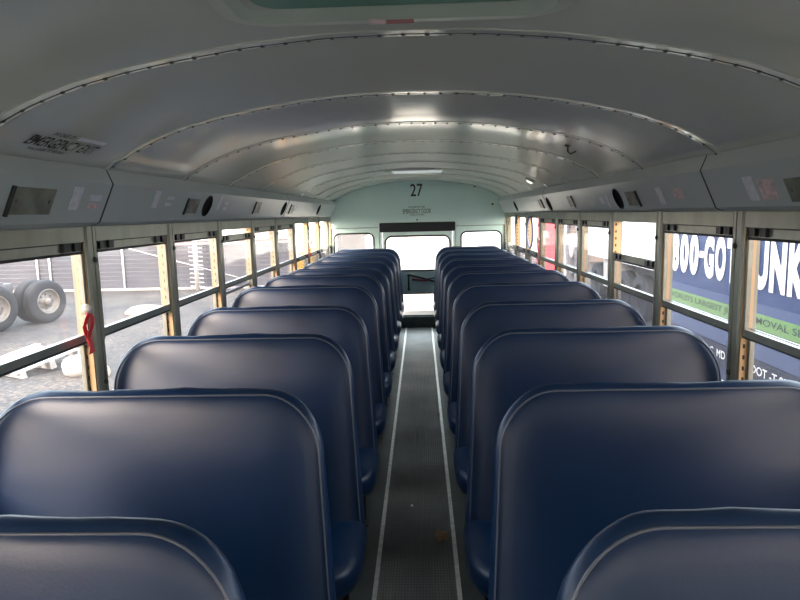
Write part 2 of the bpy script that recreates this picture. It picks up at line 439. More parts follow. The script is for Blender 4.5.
# posts between the windows
post_prof = [(1.122, -.048), (1.112, -.044), (1.108, -.034), (1.108, -.004), (1.116, -.002), (1.116, .002), (1.108, .004), (1.108, .020), (1.112, .026), (1.122, .029), (1.165, .029), (1.165, -.048)]
for s in (-1, 1):
    for i, y in enumerate(POSTS):
        if y > YR - .1: continue
        bm = bmesh.new()
        A = [bm.verts.new((s * x, y + dy, 0.79)) for x, dy in post_prof]; B = [bm.verts.new((s * x, y + dy, 1.462)) for x, dy in post_prof]
        n = len(A)
        for q in range(n):
            f = bm.faces.new((A[q], A[(q + 1) % n], B[(q + 1) % n], B[q]))
            if q in (4,): f.material_index = 1
        bm.faces.new(A); bm.faces.new(B[::-1])
        for zz in (1.345, 0.905):
            T = Matrix.Translation((s * 1.108, y, zz)) @ Vector((-s, 0, 0)).to_track_quat('Z', 'Y').to_matrix().to_4x4()
            lathe(bm, [(0.010, -0.002), (0.010, 0.004), (0.006, 0.008), (0, 0.009)], 12, T, 1)
        tn_ += 1; struct('trim_%d' % tn_, bm, [M['post'], M['seam']])

# ---------------- side windows: frame > sashes, panes, latches, tracks
wn = 0
for s in (-1, 1):
    for i in range(-6, 8):
        y0 = P0 + PW * i + .031; y1 = P0 + PW * (i + 1) - .050
        if i == 7: y1 = YR - .01
        if i == -6: y0 = YF + .02
        wn += 1
        bm = bmesh.new()
        box(bm, s * 1.112, s * 1.165, y0, y1, 1.409, 1.460)      # head
        box(bm, s * 1.112, s * 1.165, y0, y1, 0.80, 0.815)      # foot
        fr = struct('window_%d' % wn, bm, M['post'])
        # how far the upper sash has been let down
        drop = 0.0
        if s > 0 and i == 1: drop = 0.175
        if s > 0 and i in (5, 6, 7): drop = 0.315
        if s < 0 and i in (5, 6, 7): drop = 0.315
        if s < 0 and i == 2: drop = 0.035
        top = 1.412 - drop; bot = max(0.84, 1.052 - drop)
        U = bmesh.new()
        xa, xb = s * 1.119, s * 1.134
        box(U, xa, xb, y0 + .002, y1 - .002, top - .036, top)
        box(U, s * 1.142, s * 1.150, y0 + .002, y1 - .002, bot, bot + .018)
        box(U, xa, xb, y0 + .002, y0 + .016, bot, top); box(U, xa, xb, y1 - .016, y1 - .002, bot, top)
        obj('upper_sash', U, M['sash'], fr)
        obj('glass_pane', BX(s * 1.125, s * 1.129, y0 + .010, y1 - .010, bot + .010, top - .020), M['glass'], fr)
        Lw = bmesh.new()
        xa, xb = s * 1.118, s * 1.185
        zr = 1.0675 - s * .0125; box(Lw, s * 1.120, s * 1.140, y0 + .001, y1 - .001, zr - .012, zr + .013)
        box(Lw, s * 1.140, s * 1.155, y0 + .002, y1 - .002, 0.815, 0.835)
        box(Lw, s * 1.140, s * 1.155, y0 + .002, y0 + .016, 0.82, 1.06); box(Lw, s * 1.140, s * 1.155, y1 - .016, y1 - .002, 0.82, 1.06)
        obj('lower_sash', Lw, M['sash'], fr)
        obj('glass_pane', BX(s * 1.146, s * 1.150, y0 + .012, y1 - .012, 0.825, 1.055), M['glass'], fr)
        for ya in (y0 + .075, y1 - .075):
            for dy in (-.045, .02):
                obj('latch', BX(s * 1.108, s * 1.120, ya + dy - .013, ya + dy + .022, top - .032, top - .004), M['latch'], fr)
        if drop == 0: obj('rubber_seal', BX(s * 1.1125, s * 1.1165, y0 + .003, y1 - .003, 1.405, 1.4115), M['rubber'], fr)
        obj('rubber_seal', BX(s * 1.121, s * 1.139, y0 + .003, y1 - .003, zr - .018, zr - .012), M['rubber'], fr)
        obj('rubber_seal', BX(s * 1.117, s * 1.124, y0 + .01, y1 - .01, top - .044, top - .035), M['rubber'], fr)
        # perforated track on the far jamb (faces the front) and on the near jamb
        for yy, d in ((y1, -1), (y0, 1)):
            t = BX(-.012, .024, -.003, .003, .815, 1.415)
            o = obj('sash_track', t, M['track'], fr, loc=(s * (1.128 if s > 0 else 1.140), yy - d * .002, 0))

# ---------------- rear wall with its openings
right_half = [(x, z) for x, z in AP if x > 0]
outline = [(-1.19, 0), (1.19, 0), (1.19, 1.66)] + [(x, z + .004) for x, z in reversed(AP)] + [(-1.19, 1.66)]
DR = (-.455, .455, .14, 1.262)
lw = rrect(-1.075, -.565, .74, 1.238, .075); rw = rrect(.560, 1.075, .74, 1.232, .075)
dhole = [(DR[0], DR[2]), (DR[1], DR[2]), (DR[1], DR[3]), (DR[0], DR[3])]
struct('wall_rear', plate(outline, [lw, rw, dhole], YR, YR + .05), M['rear'])
def gasket(pts, y, r=.011):
    bm = bmesh.new(); tube(bm, [(x, y, z) for x, z in pts], r, 8, closed=True); return bm
for nm, lp in (('window_%d' % (wn + 1), lw), ('window_%d' % (wn + 2), rw)):
    g = struct(nm, gasket(lp, YR - .002), M['rubber'], smooth=True)
    bm = plate(lp, [], YR + .02, YR + .024); obj('glass_pane', bm, M['rearglass'], g)
# thin seams of the rear wall
tn_ += 1
bm = bmesh.new()
for s in (-1, 1):
    box(bm, s * .50, s * 1.118, YR - .006, YR + .001, 1.305, 1.311)
    box(bm, s * 1.104, s * 1.118, YR - .012, YR + .001, .2, 1.311)
    box(bm, s * .487, s * .493, YR - .004, YR + .001, .14, 1.25)
struct('trim_%d' % tn_, bm, M['riser'])
tn_ += 1; struct('trim_%d' % tn_, BX(-1.12, 1.12, YR - .02, YR + .002, 0.0, .135), M['riser'])

# rear door
dup_ = rrect(-.415, .415, .748, 1.19, .085); dlo = rrect(-.36, .36, .155, .445, .03)
door = struct('door_1', plate([(-.45, .143), (.45, .143), (.45, 1.257), (-.45, 1.257)], [dup_, dlo], YR + .004, YR + .045), M['rear'])
obj('door_panel', BX(-.43, .43, YR - .004, YR + .006, .465, .735), M['doorpaint'], door)
obj('window_gasket', gasket(dup_, YR + .001, .012), M['rubber'], door, smooth=True)
obj('window_gasket', gasket(dlo, YR + .001, .010), M['rubber'], door, smooth=True)
obj('glass_pane', plate(dup_, [], YR + .02, YR + .024), M['rearglass'], door)
obj('glass_pane', plate(dlo, [], YR + .02, YR + .024), M['rearglass'], door)
hb = bmesh.new()
tube(hb, [(-.125, YR - .03, .70), (-.125, YR - .03, .49)], .011, 10)
tube(hb, [(-.125, YR - .03, .695), (0.0, YR - .03, .665), (.22, YR - .035, .60)], .012, 10)
tube(hb, [(.22, YR - .035, .60), (.10, YR - .03, .632), (.36, YR - .03, .67)], .008, 8)
box(hb, -.14, -.11, YR - .03, YR - .003, .67, .70); box(hb, -.14, -.11, YR - .03, YR - .003, .49, .52)
h_ = obj('door_handle', hb, M['rubber'], door, smooth=False)
h2 = bmesh.new(); tube(h2, [(-.08, YR - .035, .635), (.12, YR - .035, .615)], .014, 10)
g_ = obj('handle_grip', h2, M['handle'], door, smooth=True); g_['label'] = 'maroon grip'
o = tag(obj('header_pad', BX(-.484, .484, YR - .055, YR, 1.247, 1.365), M['pad']), 'long black padded header above the rear emergency door window', 'pad')
bmv = o.modifiers.new('bevel', 'BEVEL'); bmv.width = .012; bmv.segments = 3

# lettering on the rear wall and ceiling
yt = YR - .001
tag(obj('route_number', text_bm('27', .155, .158, (-.078, yt, 1.692), (1, 0, 0), (0, 0, 1), .001, .008), M['black']), 'black number 27 high on the mint rear wall', 'number')
bm = text_bm('EMERGENCY DOOR', .355, .058, (-.178, yt, 1.477), (1, 0, 0), (0, 0, 1), .001, .0)
text_bm('IN CASE OF FIRE', .205, .020, (-.105, yt, 1.549), (1, 0, 0), (0, 0, 1), .001, .008, bm=bm)
text_bm('TO OPEN LIFT HANDLE', .185, .015, (-.094, yt, 1.452), (1, 0, 0), (0, 0, 1), .001, .008, bm=bm)
tag(obj('door_lettering', bm, M['black']), 'black EMERGENCY DOOR lettering in three lines above the black header pad', 'lettering')
bm = bmesh.new(); T = Matrix.Translation((0, YR, 1.398)) @ Vector((0, -1, 0)).to_track_quat('Z', 'Y').to_matrix().to_4x4()
lathe(bm, [(.011, 0), (.011, .012), (.007, .018), (0, .019)], 12, T)
tag(obj('buzzer_button', bm, M['rubber'], smooth=True), 'small round black button just above the header pad on the rear wall', 'button')
for (x, z) in ((.737, 1.80), (.961, 1.572)):
    bm = bmesh.new(); T = Matrix.Translation((x, YR, z)) @ Vector((0, -1, 0)).to_track_quat('Z', 'Y').to_matrix().to_4x4()
    lathe(bm, [(.014, 0), (.014, .008), (0, .010)], 10, T); 
    tag(obj('wall_bolt', bm, M['seam']), 'dark bolt head on the upper right of the rear wall, ' + ('close to the ceiling' if z > 1.7 else 'beside the right cove panel'), 'bolt')

def ceil_frame(x):
    def az(q):
        for a, b in zip(AP, AP[1:]):
            if a[0] <= q <= b[0]: return a[1] + (b[1] - a[1]) * (q - a[0]) / (b[0] - a[0])
        return AP[0][1]
    p = Vector((x, 0, az(x))); e = Vector((x + .045, 0, az(x + .045)))
    return p, (e - p).normalized()
c0, t0 = ceil_frame(-1.0)
def ceil_text(s, y0, y1, x, h, bold, mtl, bm=None):
    # reading direction runs to the rear (+Y); letters stand towards the crown of the ceiling
    p, t = ceil_frame(x)
    return text_bm(s, y1 - y0, h, (p.x, y0, p.z) , (0, 1, 0), t, .006, bold, bm=bm)
bm = ceil_text('EMERGENCY EXIT', 1.642, 1.975, -1.000, .046, .01, None)
ceil_text('PULL LEVER TO RELEASE', 1.69, 1.86, -1.022, .013, .015, None, bm)
ceil_text('IN CASE OF', 1.70, 1.80, -.950, .016, .015, None, bm)
tag(obj('exit_lettering', bm, M['black']), 'black EMERGENCY EXIT lettering on the left edge of the ceiling near the front', 'lettering')
p, t = ceil_frame(-.950)
bm = bmesh.new()
u = Vector((0, 1, 0)); nn = u.cross(t)
o_ = Vector((p.x, 1.82, p.z)) + nn * .006
vs = [bm.verts.new(o_ + u * a + t * b) for a, b in ((0, 0), (.15, 0), (.15, .016), (0, .016))]; bm.faces.new(vs)
r = bmesh.ops.extrude_face_region(bm, geom=bm.faces[:])
for v in r['geom']:
    if isinstance(v, bmesh.types.BMVert): v.co += nn * .0008
tag(obj('white_tape', bm, M['sticker']), 'narrow white tape strip above the EMERGENCY EXIT lettering', 'tape')

# ---------------- front bulkhead (behind the camera) with its windscreen
fo = [(-1.19, 0), (1.19, 0), (1.19, 1.66)] + [(x, z + .004) for x, z in reversed(AP)] + [(-1.19, 1.66)]
ws1 = rrect(-.90, -.06, 1.12, 1.50, .08); ws2 = rrect(.06, .90, 1.12, 1.50, .08)
struct('wall_front', plate(fo, [ws1, ws2], YF - .05, YF), M['rear'])
for q, lp in enumerate((ws1, ws2)):
    g = struct('window_%d' % (wn + 3 + q), gasket(lp, YF, .012), M['rubber'], smooth=True)
    obj('glass_pane', plate(lp, [], YF - .03, YF - .026), M['rearglass'], g)

# ---------------- things on the ceiling
def slab(x0, x1, y0, y1, z0, z1, r=.05, n=6, taper=0.0):
    bm = bmesh.new()
    a = rrect(x0, x1, y0, y1, r, n); b = rrect(x0 + taper, x1 - taper, y0 + taper, y1 - taper, max(.005, r - taper), n)
    A = [bm.verts.new((x, y, z1)) for x, y in a]; B = [bm.verts.new((x, y, z0)) for x, y in b]
    k_ = len(A)
    for i in range(k_): bm.faces.new((A[i], A[(i + 1) % k_], B[(i + 1) % k_], B[i]))
    bm.faces.new(A); bm.faces.new(B[::-1]); return bm
t = thing('dome_light', 'wide white dome light on the ceiling just before the rear wall', 'light', (.02, 5.95, 1.886))
obj('base', slab(-.34, .34, -.12, .12, -.016, .0, .05, taper=.012), M['ceiling'], t)
obj('lens', slab(-.24, .24, -.085, .085, -.034, -.016, .04, taper=.02), M['lens'], t)
t = thing('dome_light', 'small round bright lamp on the right side of the ceiling towards the rear', 'light', (.945, 5.22, arcz(.945) - .004))
T = Matrix.Rotation(math.radians(27), 4, 'Y') @ Matrix.Diagonal((.75, .75, .9, 1))
bm = bmesh.new(); lathe(bm, [(.055, 0.004), (.055, -.010), (.042, -.014), (0, -.014)], 24, T); obj('base', bm, M['ceiling'], t, smooth=False)
bm = bmesh.new(); lathe(bm, [(.038, -.014), (.030, -.022), (0, -.026)], 24, T); obj('lens', bm, M['lit'], t, smooth=True)

t = thing('roof_hatch', 'pale rounded roof hatch frame at the top of the picture', 'hatch', (0, 0, 1.884))
hr = bmesh.new()
def ring_frame(x0, x1, y0, y1, r, w, z0, z1):
    bm = bmesh.new()
    loops = []
    for (ins, z) in ((0, .006), (.012, z0), (w, z0 - .004), (w + .02, z1), (w + .02, .006)):
        p = rrect(x0 + ins, x1 - ins, y0 + ins, y1 - ins, max(.02, r - ins), 8)
        loops.append([bm.verts.new((x, y, z)) for x, y in p])
    for A, B in zip(loops, loops[1:]):
        n = len(A)
        for i in range(n): bm.faces.new((A[i], A[(i + 1) % n], B[(i + 1) % n], B[i]))
    return bm
obj('frame', ring_frame(-.345, .345, .60, 1.335, .10, .045, -.022, -.004), M['hatch'], t, smooth=False)
obj('hatch_panel', slab(-.275, .275, .67, 1.265, -.010, .002, .06, taper=.01), M['hatchin'], t)
bm = BX(-.055, -.022, 1.280, 1.312, -.0275, -.0262)
o = obj('warning_label', bm, M['stickerpink'], t); o['label'] = 'pale label with a small print'
o = obj('warning_label', BX(-.020, .035, 1.290, 1.312, -.0275, -.0262), M['stickerred'], t); o['label'] = 'faded red strip label'
t = tag(obj('ceiling_hook', (lambda b: (tube(b, [(.775, 3.18, arcz(.775)), (.775, 3.18, arcz(.775) - .03), (.79, 3.18, arcz(.775) - .042), (.815, 3.18, arcz(.775) - .03)], .004, 8), lathe(b, [(.016, .004), (.016, -.006), (0, -.008)], 12, Matrix.Translation((.775, 3.18, arcz(.775)))), b)[2])(bmesh.new()), M['seam']), 'small dark wire hook hanging from the right of the ceiling', 'hook')

# ---------------- speakers, plates and stickers on the cove panels
FB, FC = Vector((1.03, 0, 1.605)), Vector((1.09, 0, 1.475))
def fpt(s, y, t_, off=0.0):
    p = FB + (FC - FB) * t_; p = Vector((p.x * s, y, p.z))
    n = Vector((-s * .130, 0, -.06)).normalized()
    return p + n * off
def on_cove(s, y0, y1, t0_, t1_, th=.0012, off=.0):
    bm = bmesh.new()
    vs = [bm.verts.new(fpt(s, y, tt, o)) for o in (off, off + th) for (y, tt) in ((y0, t0_), (y1, t0_), (y1, t1_), (y0, t1_))]
    for q in ((0, 1, 2, 3), (7, 6, 5, 4), (0, 4, 5, 1), (1, 5, 6, 2), (2, 6, 7, 3), (3, 7, 4, 0)): bm.faces.new([vs[i] for i in q])
    return bm
def speaker(s, y, label, tc=.48):
    n = Vector((-s * .130, 0, -.06)).normalized()
    o = thing('speaker', label, 'speaker', fpt(s, y, tc))
    T = n.to_track_quat('Z', 'Y').to_matrix().to_4x4()
    bm = bmesh.new(); lathe(bm, [(.054, -.002), (.054, .004), (.050, .006), (.047, .003), (0, .005)], 32, T)
    obj('grille', bm, M['speaker'], o, smooth=True)
    bm = bmesh.new(); lathe(bm, [(.058, -.002), (.058, .003), (.054, .005), (.0535, -.002)], 32, T)
    obj('rim', bm, M['rubber'], o, smooth=True)
speaker(-1, 3.225, 'round black speaker on the left cove panel, largest and nearest on that side')
speaker(-1, 5.05, 'round black speaker on the left cove, second from the front')
speaker(-1, 6.79, 'small-looking round black speaker on the left cove by the rear wall')
speaker(1, 3.30, 'round black speaker on the right cove panel, largest and nearest on that side', .58)
speaker(1, 5.045, 'round black speaker on the right cove, second from the front', .60)
speaker(1, 6.78, 'small-looking round black speaker on the right cove by the rear wall', .58)
def sticker(s, y0, y1, a, b, m_, label, name='sticker', cat='sticker'):
    return tag(obj(name, on_cove(s, y0, y1, a, b), M[m_]), label, cat)
def accplate(s, y0, y1, a, b, label):
    t_ = thing('access_plate', label, 'plate', fpt(s, (y0 + y1) / 2, (a + b) / 2))
    inv = -t_.location
    bm = on_cove(s, y0, y1, a, b, .004); bmesh.ops.translate(bm, verts=bm.verts, vec=inv); obj('cover', bm, M['plate'], t_)
    bm = on_cove(s, y0 - .014, y0 - .002, a - .02, b + .04, .007); bmesh.ops.translate(bm, verts=bm.verts, vec=inv); obj('hinge_edge', bm, M['seam'], t_)
    n = Vector((-s * .130, 0, -.06)).normalized()
    for yy in (y0 + .02, y1 - .02):
        bm = bmesh.new(); lathe(bm, [(.006, .003), (.006, .006), (0, .007)], 10, Matrix.Translation(fpt(s, yy, (a + b) / 2) + inv) @ n.to_track_quat('Z', 'Y').to_matrix().to_4x4())
        obj('screw', bm, M['screw'], t_)
accplate(-1, 1.665, 1.855, .22, .78, 'stained brownish access plate on the left cove, nearest the camera')
accplate(-1, 2.94, 3.09, .25, .76, 'olive access plate on the left cove beside the nearest speaker')
accplate(-1, 4.155, 4.30, .20, .76, 'access plate on the left cove between the first and second speakers')
accplate(-1, 5.30, 5.45, .22, .76, 'access plate on the left cove just behind the second speaker')
accplate(1, 3.01, 3.16, .36, .86, 'bright-edged access plate on the right cove beside the nearest speaker')
accplate(1, 1.62, 1.80, .40, .90, 'tan access plate on the right cove at the picture edge')
accplate(1, 4.25, 4.37, .28, .80, 'access plate on the right cove between the first and second speakers')
accplate(1, 5.30, 5.44, .28, .80, 'access plate on the right cove behind the second speaker')
sticker(-1, 1.95, 2.005, .13, .68, 'sticker', 'tall pale sticker on the left cove between the stained plate and the panel joint')
sticker(-1, 2.06, 2.135, .30, .45, 'sticker', 'small grey label on the left cove, upper of the pair by the panel joint')
sticker(-1, 2.06, 2.135, .50, .64, 'stickerpink', 'small pinkish label on the left cove, lower of the pair by the panel joint')
sticker(-1, 2.555, 2.605, .07, .60, 'sticker', 'tall pale sticker on the left cove behind the panel joint')
sticker(-1, 2.69, 2.76, .22, .32, 'sticker', 'faint small label on the left cove, upper of two right of the second tall sticker')
sticker(-1, 2.68, 2.75, .42, .52, 'sticker', 'faint small label on the left cove, lower of two right of the second tall sticker')
sticker(-1, 3.385, 3.43, .06, .62, 'sticker', 'tall pale sticker on the left cove right behind the nearest speaker')
sticker(-1, 3.50, 3.56, .28, .40, 'sticker', 'small pale label on the left cove behind the nearest speaker, the upper')
sticker(-1, 3.50, 3.56, .50, .64, 'sticker', 'small pale label on the left cove behind the nearest speaker, the lower')
sticker(-1, 5.55, 5.60, .15, .62, 'sticker', 'pale sticker on the far left cove behind the second speaker')
sticker(1, 2.70, 2.755, .31, .86, 'sticker', 'tall pale sticker on the right cove, left of the dark panel joint')
sticker(1, 2.50, 2.585, .40, .72, 'stickerpink', 'small pale-and-dark worn sticker on the right cove near the panel joint')
sticker(1, 1.965, 2.02, .29, .85, 'sticker', 'tall pale sticker on the right cove, nearest one by the picture edge')
sticker(1, 1.86, 1.945, .38, .84, 'stickerpink', 'squarish pink sticker on the right cove beside the nearest tall pale one')
sticker(1, 3.47, 3.51, .40, .92, 'sticker', 'tall pale sticker on the right cove just behind the nearest speaker')
sticker(1, 3.57, 3.63, .45, .75, 'sticker', 'small square pale sticker on the right cove behind the nearest speaker')

# ---------------- red emergency release straps with knobs
def release(s, y, z, label):
    o = thing('window_release_strap', label, 'strap', (s * 1.098, y, z))
    bm = bmesh.new()
    T = Vector((-s, 0, 0)).to_track_quat('Z', 'Y').to_matrix().to_4x4()
    lathe(bm, [(.016, 0), (.019, .008), (.014, .022), (0, .026)], 16, Matrix.Translation((0, 0, 0)) @ T)
    obj('knob', bm, M['clear'], o, smooth=True)
    bm = bmesh.new()
    zs = [-.012, -.032, -.055, -.08, -.105, -.125, -.15]
    for ph, dx in ((0, .006), (2.1, -.010)):
        pts = [(-s * (.012 + .006 * math.sin(ph + j)), dx + .010 * math.sin(1.3 * j + ph), zz) for j, zz in enumerate(zs)]
        for a, b in zip(pts, pts[1:]):
            v = [bm.verts.new((a[0], a[1] - .012, a[2])), bm.verts.new((a[0], a[1] + .012, a[2])), bm.verts.new((b[0], b[1] + .012, b[2])), bm.verts.new((b[0], b[1] - .012, b[2]))]
            w = [bm.verts.new((q.co.x - s * .002, q.co.y, q.co.z)) for q in v]
            for f in ((v[0], v[1], v[2], v[3]), (w[3], w[2], w[1], w[0]), (v[0], w[0], w[1], v[1]), (v[2], w[2], w[3], v[3]), (v[1], w[1], w[2], v[2]), (v[3], w[3], w[0], v[0])): bm.faces.new(f)
    obj('strap', bm, M['red'], o)
release(-1, P0 - .118, 1.186, 'red release strap with pale knob on the nearest left window post')
release(1, P0 + PW * 5 - .10, 1.22, 'red release strap on the right window post, fifth from the front')
release(-1, P0 + PW * 6 - .05, 1.22, 'red release strap on a far left window post near the rear')

# blue loop and dark ties hanging in the open right windows by the rear
bm = bmesh.new(); tube(bm, [(1.10, 6.12 + .16 * math.cos(a), 1.27 + .15 * math.sin(a)) for a in [2 * PI * q / 24 for q in range(24)]], .009, 8, closed=True)
tag(obj('cord_loop', bm, M['cord'], smooth=True), 'blue cord loop hanging in an open right window near the rear', 'cord')
for y, z0, L, lb in ((7.55, 1.42, .10, 'short dark cord end hanging in the rearmost right window'), (6.95, 1.43, .09, 'dark curled cord end hanging near the second last right window post')):
    bm = bmesh.new(); tube(bm, [(1.10, y + .02 * math.sin(q * 1.7), z0 - L * q / 6) for q in range(7)], .006, 6)
    tag(obj('cord_end', bm, M['rubber'], smooth=True), lb, 'cord')

# leaves on the floor
for (x, y, r_, lb) in ((.112, 2.70, .034, 'dry brown leaf on the aisle mat against the right metal strip'), (-.03, 3.0, .007, 'tiny pale crumb in the middle of the dark aisle mat'), (.15, 4.45, .012, 'small dark scrap on the aisle mat by the right strip')):
    bm = bmesh.new(); c = bm.verts.new((x, y, .012)); n = 9
    vs = [bm.verts.new((x + r_ * (1 + .45 * math.sin(3.1 * q)) * math.cos(2 * PI * q / n), y + r_ * 1.5 * (1 + .3 * math.cos(2.3 * q)) * math.sin(2 * PI * q / n), .006 + .006 * (q % 2))) for q in range(n)]
    for q in range(n): bm.faces.new((c, vs[q], vs[(q + 1) % n]))
    r = bmesh.ops.extrude_face_region(bm, geom=bm.faces[:])
    for v in r['geom']:
        if isinstance(v, bmesh.types.BMVert): v.co.z -= .0015
    tag(obj('dry_leaf' if r_ > .01 else 'crumb', bm, M['leaf'] if r_ > .01 else M['sticker']), lb, 'leaf' if r_ > .01 else 'crumb')

# ================================================================ seats
ZT, ZB = 1.045, 0.26
def seat_pt(s, x, z, y):
    # lean and taper: the foot of the backrest stands nearer the camera (the seat faces the front)
    f = (ZT - z)
    xa = x
    if x < .6: xa = x + .050 * max(0, (z - ZB)) / (ZT - ZB) * (.6 - x) / .42
    return Vector((s * xa, y - f * .16, z))
def backrest(s, seed):
    rnd = random.Random(seed)
    bm = bmesh.new()
    x0, x1 = .180, 1.124
    rad = (.06, .06, .185, .165)
    rings = []
    prof = [(.20, -1.10), (.12, -1.08), (.06, -1.02), (.028, -.90), (.012, -.72), (.003, -.40), (0, 0.0), (.004, .45), (.016, .80), (.04, .97), (.12, 1.0), (.20, 1.0)]
    ph = rnd.random() * 6
    for ins, yy in prof:
        p = rrect(x0 + ins, x1 - ins, ZB + ins, ZT - ins, tuple(max(.015, q - ins) for q in (rad[0], rad[1], rad[2], rad[3])), 12)
        # resample corners plus straight sides
        P = []
        for i in range(len(p)):
            a = Vector(p[i]); b = Vector(p[(i + 1) % len(p)]); L = (b - a).length
            c = 10 if L > .15 else 1
            for q in range(c): P.append(a + (b - a) * (q / c))
        ring = []
        for q in P:
            th = .030 + .022 * (ZT - q.y) / (ZT - ZB)      # half thickness
            wob = .0022 * math.sin(14 * q.x + ph) + .0013 * math.sin(37 * q.x + ph * 2) if q.y > ZT - .1 else 0
            ring.append(bm.verts.new(seat_pt(s, q.x, q.y + wob, yy * th)))
        rings.append(ring)
    for A, B in zip(rings, rings[1:]):
        n = len(A)
        for i in range(n): bm.faces.new((A[i], A[(i + 1) % n], B[(i + 1) % n], B[i]))
    bm.faces.new(rings[0]); bm.faces.new(rings[-1][::-1])
    return bm
def piping(s):
    bm = bmesh.new(); ins = .0125
    p = rrect(.180 + ins, 1.124 - ins, ZB + ins, ZT - ins, (.05, .05, .185 - ins, .165 - ins), 12)
    pts = []
    for q in p:
        th = .030 + .022 * (ZT - q[1]) / (ZT - ZB)
        pts.append(seat_pt(s, q[0], q[1], -.735 * th))
    tube(bm, pts, .0026, 6, closed=True); return bm
def cushion(s):
    bm = bmesh.new()
    X0, X1, z0, z1, ya, yb = .178, 1.095, .270, .380, -.51, -.095
    rings = []
    for ins, z in ((.05, z0 - .0), (.012, z0 + .004), (0, z0 + .03), (0, z0 + .075), (.012, z1 - .018), (.035, z1 - .004), (.09, z1 + .004), (.18, z1 + .008)):
        p = rrect(X0 + ins, X1 - ins, ya + ins, yb - ins, tuple(max(.01, q - ins) for q in (.15, .05, .05, .06)), 10)
        rings.append([bm.verts.new((s * x, y, z)) for x, y in p])
    for A, B in zip(rings, rings[1:]):
        n = len(A)
        for i in range(n): bm.faces.new((A[i], A[(i + 1) % n], B[(i + 1) % n], B[i]))
    bm.faces.new(rings[0]); bm.faces.new(rings[-1][::-1])
    return bm
def leg_bm(s, y):
    bm = bmesh.new()
    tube(bm, [(s * .26, y, .25), (s * .26, y, .02)], .013, 10)
    box(bm, min(s * .235, s * .285), max(s * .235, s * .285), y - .035, y + .035, 0.0, .006)
    return bm
def frame_bm(s):
    bm = bmesh.new()
    tube(bm, [(s * .26, -.45, .262), (s * .26, -.14, .262)], .013, 10)
    tube(bm, [(s * .26, -.45, .262), (s * 1.125, -.45, .262)], .011, 10)
    tube(bm, [(s * .26, -.14, .262), (s * 1.125, -.14, .262)], .011, 10)
    return bm
ORD = ['front', 'second', 'third', 'fourth', 'fifth', 'sixth', 'seventh', 'eighth', 'ninth', 'tenth', 'rearmost']
SMOOTH = lambda o: o
def make_seat(s):
    side = 'left' if s < 0 else 'right'
    t = thing('bus_seat', '', 'seat', (0, 0, 0), 'navy seats on the %s of the aisle' % side)
    obj('backrest', backrest(s, 3 + s), M['vinyl'], t, smooth=True)
    o = obj('piping', piping(s), M['piping'], t, smooth=True)
    obj('seat_cushion', cushion(s), M['vinyl'], t, smooth=True)
    obj('leg', leg_bm(s, -.42), M['frame'], t); obj('leg', leg_bm(s, -.16), M['frame'], t)
    obj('seat_frame', frame_bm(s), M['frame'], t)
    return t
def copy_tree(o):
    r = o.copy(); COL.objects.link(r)
    for ch in list(o.children):
        c = ch.copy(); COL.objects.link(c); c.parent = r
    return r
DZ = {(-1, 1): -.006, (1, 1): -.010, (-1, 4): .020, (-1, 5): .018, (1, 4): .008, (1, 5): .012, (1, 0): .004}
for s in (-1, 1):
    side = 'left' if s < 0 else 'right'
    proto = make_seat(s)
    for i in range(11):
        t = proto if i == 0 else copy_tree(proto)
        y = .855 + .7137 * i
        if i == 10: y -= .02
        t.location = (0, y, 0)
        if i == 10: lab = 'navy vinyl bus seat on the %s of the aisle, rearmost, touching the rear wall' % side
        elif i == 0: lab = 'navy vinyl bus seat on the %s, nearest the camera and cut by the bottom edge' % side
        else: lab = 'navy vinyl bus seat on the %s of the aisle, %s row from the front' % (side, ORD[i])
        t['label'] = lab
        dz = DZ.get((s, i), 0)
        if dz:
            for ch in t.children:
                if ch.name.split('.')[0] in ('backrest', 'piping'): ch.location.z += dz

# ================================================================ outside
struct('ground', BX(-70, 70, -40, 90, GZ - .2, GZ), M['ground'])
struct('concrete_pad', BX(-1.9, 2.6, 8.4, 26, GZ, GZ + .012), M['concrete'])

# --- dual wheel bogie of a semi trailer, left
u = Vector((.33, .944, 0)); nrm = Vector((.944, -.33, 0))      # along the trailer, out of its near side
def wheel(parent, c, R=.50, w=.26, rim=True):
    o = bpy.data.objects.new('wheel', None); COL.objects.link(o); o.parent = parent; o.location = c
    T = nrm.to_track_quat('Z', 'Y').to_matrix().to_4x4()
    bm = bmesh.new()
    lathe(bm, [(.29, -w / 2), (R - .06, -w / 2 - .005), (R - .015, -w / 2 + .02), (R, -w / 2 + .05), (R, -.045), (R - .012, -.04), (R - .012, -.03), (R, -.025), (R, .025), (R - .012, .03), (R - .012, .04), (R, .045), (R, w / 2 - .05), (R - .015, w / 2 - .02), (R - .06, w / 2 + .005), (.31, w / 2), (.285, w / 2 - .02), (.285, -w / 2)], 48, T)
    t = obj('tyre', bm, M['tyre'], o, smooth=True)
    bm = bmesh.new()
    lathe(bm, [(.295, w / 2 - .01), (.285, w / 2 + .008), (.265, w / 2 - .01), (.255, w / 2 - .06), (.20, w / 2 - .10), (.16, w / 2 - .10), (.14, w / 2 - .08), (.10, w / 2 - .07), (.09, w / 2 - .02), (.07, w / 2 + .0), (0, w / 2 + .005)], 40, T)
    obj('rim', bm, M['rim'], o, smooth=True)
    for q in range(8):
        a = 2 * PI * q / 8
        bm = bmesh.new(); lathe(bm, [(.020, 0), (.020, .035), (0, .04)], 8, T @ Matrix.Translation((.165 * math.cos(a), .165 * math.sin(a), w / 2 - .10)))
        bb = obj('wheel_nut', bm, M['chassis'], o)
    return o
Bc = Vector((-8.75, 14.15, 0)); Ac = Bc - u * 1.25
tr = thing('semi_trailer', 'grey semi trailer bogie with dual dusty tyres on the gravel, far left', 'trailer', (Ac.x, Ac.y, GZ))
